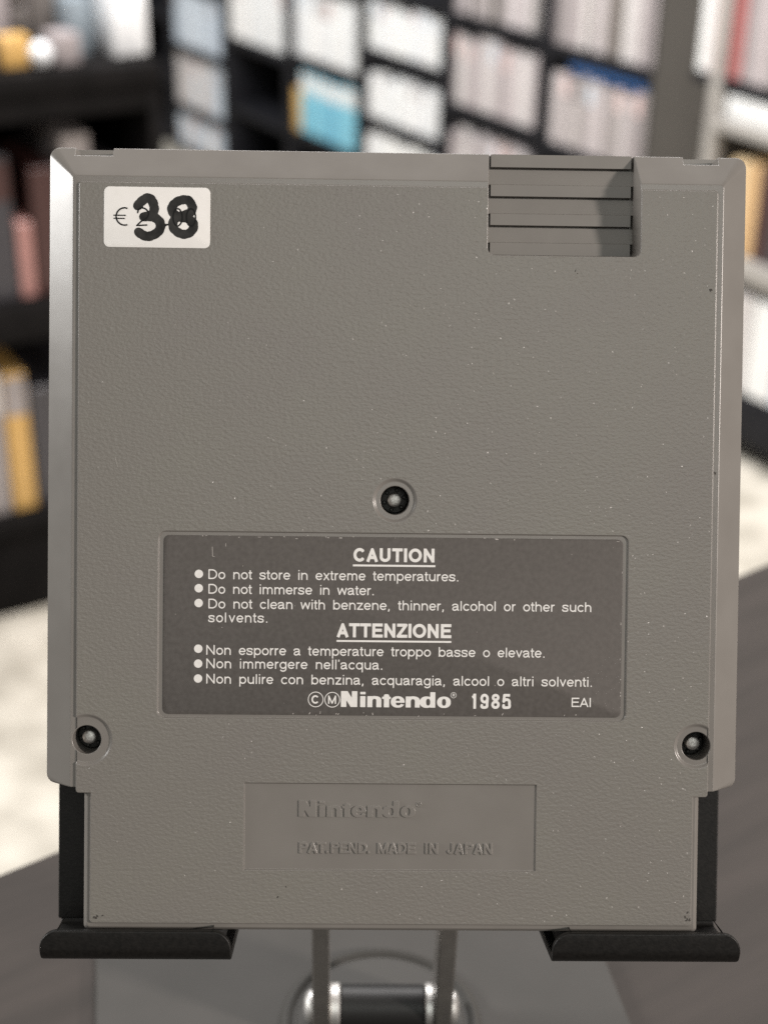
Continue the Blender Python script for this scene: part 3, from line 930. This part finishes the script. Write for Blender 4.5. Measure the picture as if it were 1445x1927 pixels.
def bookcase(s0, s1, boards, label, ztop=.55):
    c = wall_pt((s0 + s1) / 2, 0, FLOOR)
    t = empty('bookcase', c, (0, 0, WALL_ROT))
    tag(t, label, 'bookcase', 'black bookcases along the shop wall')
    w = (s1 - s0) / 2 - .0015
    for sg in (-1, 1):
        bm = bmesh.new(); add_box(bm, sg * w - (.013 if sg > 0 else 0), sg * w + (.013 if sg < 0 else 0), 0, .27, 0, ztop - FLOOR, .001)
        from_bm('side_panel', bm, M['shelf_black'], t)
    bm = bmesh.new(); add_box(bm, -w + .0135, w - .0135, .262, .27, .0, ztop - FLOOR)
    from_bm('back_panel', bm, M['shelf_black'], t)
    for zb in boards:
        bm = bmesh.new(); add_box(bm, -w + .0135, w - .0135, .003, .261, zb - FLOOR - .022, zb - FLOOR, .001)
        from_bm('shelf', bm, M['shelf_black'], t)
    return t
B = [(.012, .385), (.389, .772), (.776, 1.163), (1.167, 1.556), (1.560, 1.948), (1.952, 2.343), (2.347, 2.74)]
def X(s): return -s
bookcase(*B[0], [-1.05, -.86, -.657, -.432, -.20, .03, .27, .528], 'black bookcase next to the brown grey column with pale spines and a blue box')
bookcase(*B[1], [-1.05, -.88, -.645, -.425, -.20, .03, .27, .528], 'black bookcase second from the column holding pinkish white spines')
bookcase(*B[2], [-1.06, -.92, -.76, -.578, -.41, -.2, .03, .27, .528], 'black bookcase with rows of short bright white cases')
bookcase(*B[3], [-1.08, -.885, -.665, -.44, -.2, .03, .27, .528], 'black bookcase holding the cyan cases below bright white ones')
bookcase(*B[4], [-1.08, -.89, -.682, -.44, -.2, .03, .27, .528], 'black bookcase with an empty dark compartment under white cases')
bookcase(*B[5], [-1.10, -.962, -.766, -.56, -.35, -.14, .1, .33, .528], 'black bookcase with pale bluish rows just right of the low shelf unit')
bookcase(*B[6], [-1.08, -.89, -.682, -.44, -.2, .03, .27, .528], 'farthest black bookcase half hidden behind the low shelf unit')

def fill(b, z, h, cols, where, **k):
    row_of_cases(WF, X(b[1]) + .018, X(b[0]) - .018, z, h, cols, where, 'cases ' + where, **k)
fill(B[0], -.432, .188, ['pale ash', 'ash', 'pale ash', 'pale grey', 'dull grey', 'stone'], 'in the upper row beside the brown grey column', wr=(12, 26), gapp=.28)
fill(B[0], -.657, .172, ['pale ash', 'ash', 'pale ash', 'dull grey'], 'under the flat blue box', wr=(12, 26), gapp=.10)
fill(B[1], -.425, .188, ['pale ash', 'pale grey', 'ash', 'stone'], 'at the top of the bookcase with pinkish spines', wr=(12, 24), gapp=.12)
fill(B[1], -.645, .178, ['pale ash', 'pale grey', 'pale ash', 'ash', 'dull grey'], 'in the middle row of the bookcase with pinkish spines', wr=(12, 24), gapp=.10)
fill(B[1], -.88, .18, ['pale ash', 'ash', 'pale grey'], 'in the low row behind the cartridge top, second bookcase', wr=(14, 28))
fill(B[2], -.578, .125, ['white'], 'in the upper row of short bright white cases', wr=(12, 20), gapp=0)
fill(B[2], -.76, .125, ['white'], 'in the middle row of short bright white cases', wr=(12, 20), gapp=0)
fill(B[2], -.92, .125, ['white'], 'in the lowest visible row of short bright white cases', wr=(14, 24), gapp=0)
fill(B[3], -.665, .188, ['white'], 'directly above the cyan cases', wr=(13, 24), gapp=0)
row_of_cases(WF, X(B[3][1]) + .055, X(B[3][0]) - .018, -.885, .185, ['cyan'], 'with white head in the row left of the short white cases', 'cyan cases', wr=(13, 20), band=['white'], gapp=0)
fill(B[4], -.682, .186, ['white'], 'standing above the empty dark compartment', wr=(13, 24), gapp=0)
fill(B[5], -.56, .186, ['pale blue'], 'in the upper pale bluish row by the low shelf unit', wr=(14, 28), gapp=0, depth=.12)
fill(B[5], -.766, .180, ['pale blue'], 'in the second pale bluish row by the low shelf unit', wr=(14, 28), gapp=0, depth=.12)
fill(B[5], -.962, .172, ['pale blue', 'pale grey'], 'in the third pale bluish row by the low shelf unit', wr=(14, 28), gapp=0, depth=.12)
fill(B[5], -1.10, .115, ['pale blue', 'pale grey'], 'in the lowest pale bluish row by the low shelf unit', wr=(18, 30), gapp=0, depth=.12)

# blue box lying on the cases, yellow card on the shelf edge
bm = bmesh.new(); add_box(bm, 0, .255, 0, .13, 0, .022, .002)
o = from_bm('flat_box', bm, casemat('blue', 0)); o.matrix_world = WF @ Matrix.Translation((X(.31), .016, -.657 + .1755))
tag(o, 'blue flat box lying on top of pale cases beside the brown grey column', 'box')
bm = bmesh.new(); add_box(bm, 0, .034, 0, .12, 0, .125, .002)
o = from_bm('card_pack', bm, casemat('yellow', 0)); o.matrix_world = WF @ Matrix.Translation((X(1.535), .008, -.8835))
tag(o, 'yellow pack standing at the left end of the cyan cases', 'box')

# square column between the bookcases and the right shelving
bm = bmesh.new(); add_box(bm, -.008, .20, -.012, .25, 0, 2.6, .003)
o = from_bm('square_column', bm, M['column']); o.location = ANCH + Vector((0, 0, FLOOR)); o.rotation_euler = (0, 0, WALL_ROT)
tag(o, 'plain brown grey square column right of the bookcases', 'column')

# right shelving unit, standing a little in front of the wall
RF = Matrix.Translation(ANCH + NDIR * .12) @ Matrix.Rotation(WALL_ROT, 4, 'Z')
ru = empty('shelving_unit', wall_pt(-.55, .12, FLOOR), (0, 0, WALL_ROT))
tag(ru, 'grey metal shelving unit with red and white cases at the right edge', 'shelving unit')
for px in (.262, .82):
    for py in (0.004, .26):
        bm = bmesh.new(); add_box(bm, px - .55, px - .55 + .028, py, py + .028, 0, 1.25, .002)
        from_bm('post', bm, M['shelf_grey'], ru)
for zb, m_, hh, x0 in ((-.372, 'shelf_black', .018, .21), (-.447, 'shelf_grey', .020, .292), (-.697, 'shelf_grey', .042, .292), (-.972, 'shelf_black', .10, .292)):
    bm = bmesh.new(); add_box(bm, x0 - .55, .818 - .55, .006 if m_ == 'shelf_black' else -.004, .258, zb - FLOOR - hh, zb - FLOOR, .002)
    from_bm('shelf', bm, M[m_], ru)
def rcase(x0, w, z, h, cn, label, d=.16, yoff=.012):
    o = bpy.data.objects.new('game_case', case_mesh(w, d, h, casemat(cn, 0), None)); COL.objects.link(o)
    o.matrix_world = RF @ Matrix.Translation((x0 + w / 2, yoff, z + .0015))
    tag(o, label, 'game case', 'cases on the grey metal shelving')
x = .214
for w, cn, lb in ((.030, 'white', 'white case at the left end of the top shelf on the grey shelving'), (.026, 'pink', 'pale pink case between the first white case and the maroon case'),
                  (.020, 'maroon', 'maroon case standing left of the red case on the grey shelving'), (.034, 'red', 'red case standing right of the maroon case on the grey shelving'),
                  (.030, 'ash', 'ash grey case standing right of the red case on the grey shelving'), (.03, 'pale ash', 'pale ash case second right of the red case on the grey shelving'),
                  (.028, 'dull grey', 'dull grey case third right of the red case on the grey shelving'), (.03, 'pink', 'pink case near the right end of the top shelf on the grey shelving')):
    rcase(x, w, -.372, .19 if cn != 'white' else .186, cn, lb); x += w + .002
bm = bmesh.new(); add_box(bm, 0, .19, 0, .2, 0, .046, .003)
o = from_bm('white_box', bm, casemat('white', 0)); o.matrix_world = RF @ Matrix.Translation((.302, .014, -.4455))
tag(o, 'white flat box under the top shelf of the grey shelving', 'box')
x = .34
for w, cn, lb in ((.040, 'cream', 'cream case directly right of the cartridge on the middle shelf'), (.034, 'tan', 'tan case beside the cream one on the middle shelf'), (.036, 'maroon', 'dark maroon case on the middle shelf at the right edge'), (.03, 'dark grey', 'dark grey case on the middle shelf at the far right')):
    rcase(x, w, -.697, .18, cn, lb); x += w + .002
x = .38
for w, cn, lb in ((.06, 'pale grey', 'pale grey case on the bottom shelf right of the cartridge'), (.07, 'white', 'white case on the bottom shelf at the right edge'), (.07, 'pale blue', 'pale bluish case on the bottom shelf at the far right')):
    rcase(x, w, -.972, .20, cn, lb); x += w + .006

# low shelf unit on the left, its top crowded with small things
LROT = math.radians(29.0)
LA = Vector((-.5971, 1.9450, 0))
LF = Matrix.Translation(LA) @ Matrix.Rotation(LROT, 4, 'Z')
def zl(z): return .265 + (z - .265) * .9454
lu = empty('low_shelf_unit', LA + Vector((0, 0, FLOOR)), (0, 0, LROT))
tag(lu, 'low black shelf unit at the left with small goods on its top', 'shelf unit')
LX0, LX1, LD = -.75, .335, .36
def lbox(name, x0, x1, y0, y1, z0, z1, mt='unit_black'):
    bm = bmesh.new(); add_box(bm, x0, x1, y0, y1, z0 - FLOOR, z1 - FLOOR, .0015); return from_bm(name, bm, M[mt], lu)
zt = zl(-.256)
lbox('top_board', LX0, LX1, -.006, LD, zt - .03, zt)
lbox('side_panel', LX0, LX0 + .02, 0, LD, FLOOR, zt - .0305)
lbox('side_panel', LX1 - .02, LX1, 0, LD, FLOOR, zt - .0305)
lbox('back_panel', LX0 + .0205, LX1 - .0205, LD - .012, LD, FLOOR, zt - .0305)
lbox('fascia', LX0 + .0205, LX1 - .0205, .001, .02, zt - .07, zt - .0305)
zs1, zs2 = zl(-.625), zl(-1.010)
lbox('shelf', LX0 + .0205, LX1 - .0205, .002, LD - .0125, zs1 - .06, zs1)
lbox('shelf', LX0 + .0205, LX1 - .0205, .002, LD - .0125, zs2 - .03, zs2)
lbox('plinth', LX0 + .0205, LX1 - .0205, .012, .03, FLOOR + .001, zs2 - .0305)
def lcase(x0, w, z, h, cn, label, name='book', band=None, y=.03, d=.17):
    o = bpy.data.objects.new(name, case_mesh(w, d, round(h, 4), casemat(cn, 0), casemat(band, 0) if band else None)); COL.objects.link(o)
    o.matrix_world = LF @ Matrix.Translation((x0 + w / 2, y, z + .0015))
    tag(o, label, name.replace('_', ' '), 'goods in the low black shelf unit')
x = -.20
for i, (w, h, cn, band, lb) in enumerate((
    (.03, .215, 'dark grey', None, 'dark spine at the left edge of the middle compartment'),
    (.04, .22, 'dark grey', 'dull grey', 'dark spine with grey head in the middle compartment'),
    (.05, .225, 'dark grey', None, 'second dark spine in the middle compartment'),
    (.035, .21, 'dark grey', 'dull grey', 'dark spine with grey head beside the wide pale one'),
    (.05, .23, 'dull grey', 'dark grey', 'grey spine with dark head near the left edge'),
    (.03, .21, 'dark grey', None, 'dark spine left of the maroon one'),
    (.045, .225, 'dark grey', 'maroon', 'dark spine with maroon head in the middle compartment'),
    (.024, .12, 'rose', None, 'short rose spine beside the cartridge'),
    (.05, .20, 'maroon', None, 'dark maroon spine behind the cartridge corner'),
    (.045, .245, 'dull grey', None, 'tall grey spine just above the cartridge corner'),
    (.04, .20, 'dark grey', None, 'dark spine right of the tall grey one'))):
    lcase(x, w, zs1, h, cn, lb, band=band); x += w + .003
x = -.118
for w, h, cn, band, lb in (
    (.05, .25, 'dull grey', None, 'grey spine at the left edge of the bottom compartment'),
    (.06, .24, 'pale grey', 'dull grey', 'pale grey spine in the bottom compartment'),
    (.05, .255, 'dull grey', 'pale grey', 'grey spine left of the yellow one'),
    (.038, .245, 'yellow', 'dull grey', 'yellow spine with grey head in the bottom compartment'),
    (.05, .21, 'dark grey', None, 'dark spine right of the yellow one'),
    (.06, .22, 'dark grey', 'dull grey', 'dark spine with grey head hidden by the cartridge')):
    lcase(x, w, zs2, h, cn, lb, band=band); x += w + .004
def good(x, y, w, d, h, cn, label, rot=0.0, shape='box'):
    x = .75 * x + .092; w *= .86
    bm = bmesh.new()
    if shape == 'box': add_box(bm, -w/2, w/2, -d/2, d/2, 0, h, min(w, h) * .08)
    else:
        pr = {'ball': [(.12, 0), (.34, .08), (.48, .3), (.5, .5), (.46, .7), (.3, .92), (.1, 1)],
              'figure': [(.5, 0), (.5, .06), (.2, .09), (.24, .3), (.36, .5), (.28, .62), (.16, .66), (.3, .74), (.32, .86), (.2, .97), (.06, 1)]}[shape]
        add_lathe(bm, 0, 0, [(r * w, z * h) for r, z in pr], 20)
    nm = {'box': 'small_box', 'ball': 'round_pot', 'figure': 'small_figure'}[shape]
    o = from_bm(nm, bm, casemat(cn, 1))
    o.matrix_world = LF @ Matrix.Translation((x, y, zt + .0008)) @ Matrix.Rotation(rot, 4, 'Z')
    tag(o, label, nm.replace('_', ' '), 'small goods on the low shelf top')
good(.285, .075, .068, .06, .098, 'white', 'white box at the right end of the low shelf top', .1)
good(.30, .20, .07, .06, .16, 'grey blue', 'tall grey blue box behind the white box on the low shelf top')
good(.195, .10, .042, .04, .085, 'grey blue', 'grey blue small box left of the white box', .2)
good(.205, .21, .05, .05, .15, 'stone', 'tall grey box at the back between bluish boxes', .1)
good(.145, .05, .045, .05, .045, 'ash', 'low grey box right of the white pot', .1)
good(.095, .035, .042, .042, .036, 'white', 'round white pot at the front of the low shelf top', 0, 'ball')
good(.045, .05, .052, .03, .046, 'yellow', 'yellow box at the front of the low shelf top', .05)
good(.10, .14, .05, .05, .105, 'stone', 'dull grey figure behind the white pot', 0, 'figure')
good(.15, .15, .042, .04, .12, 'stone', 'slim dull grey box behind the low grey box', -.2)
good(.04, .15, .06, .05, .11, 'ash', 'pale grey box behind the yellow box', .1)
good(-.02, .06, .05, .05, .07, 'stone', 'dull grey box left of the yellow box', -.1)
good(-.03, .15, .05, .05, .12, 'ash', 'tall pale grey figure at the left edge of the shelf top', 0, 'figure')
good(-.08, .09, .06, .06, .10, 'stone', 'wide grey box cut by the left edge', .2)
good(.10, .24, .07, .06, .17, 'dark grey', 'tall dark box at the back behind the grey figure', .05)
good(.02, .24, .07, .06, .165, 'stone', 'tall dull grey box at the back behind the yellow box', -.05)
good(-.07, .24, .08, .06, .17, 'ash', 'tall pale grey box at the back by the left edge')
good(.155, .235, .05, .06, .155, 'ash', 'tall ash grey box at the back of the shelf top', .1)
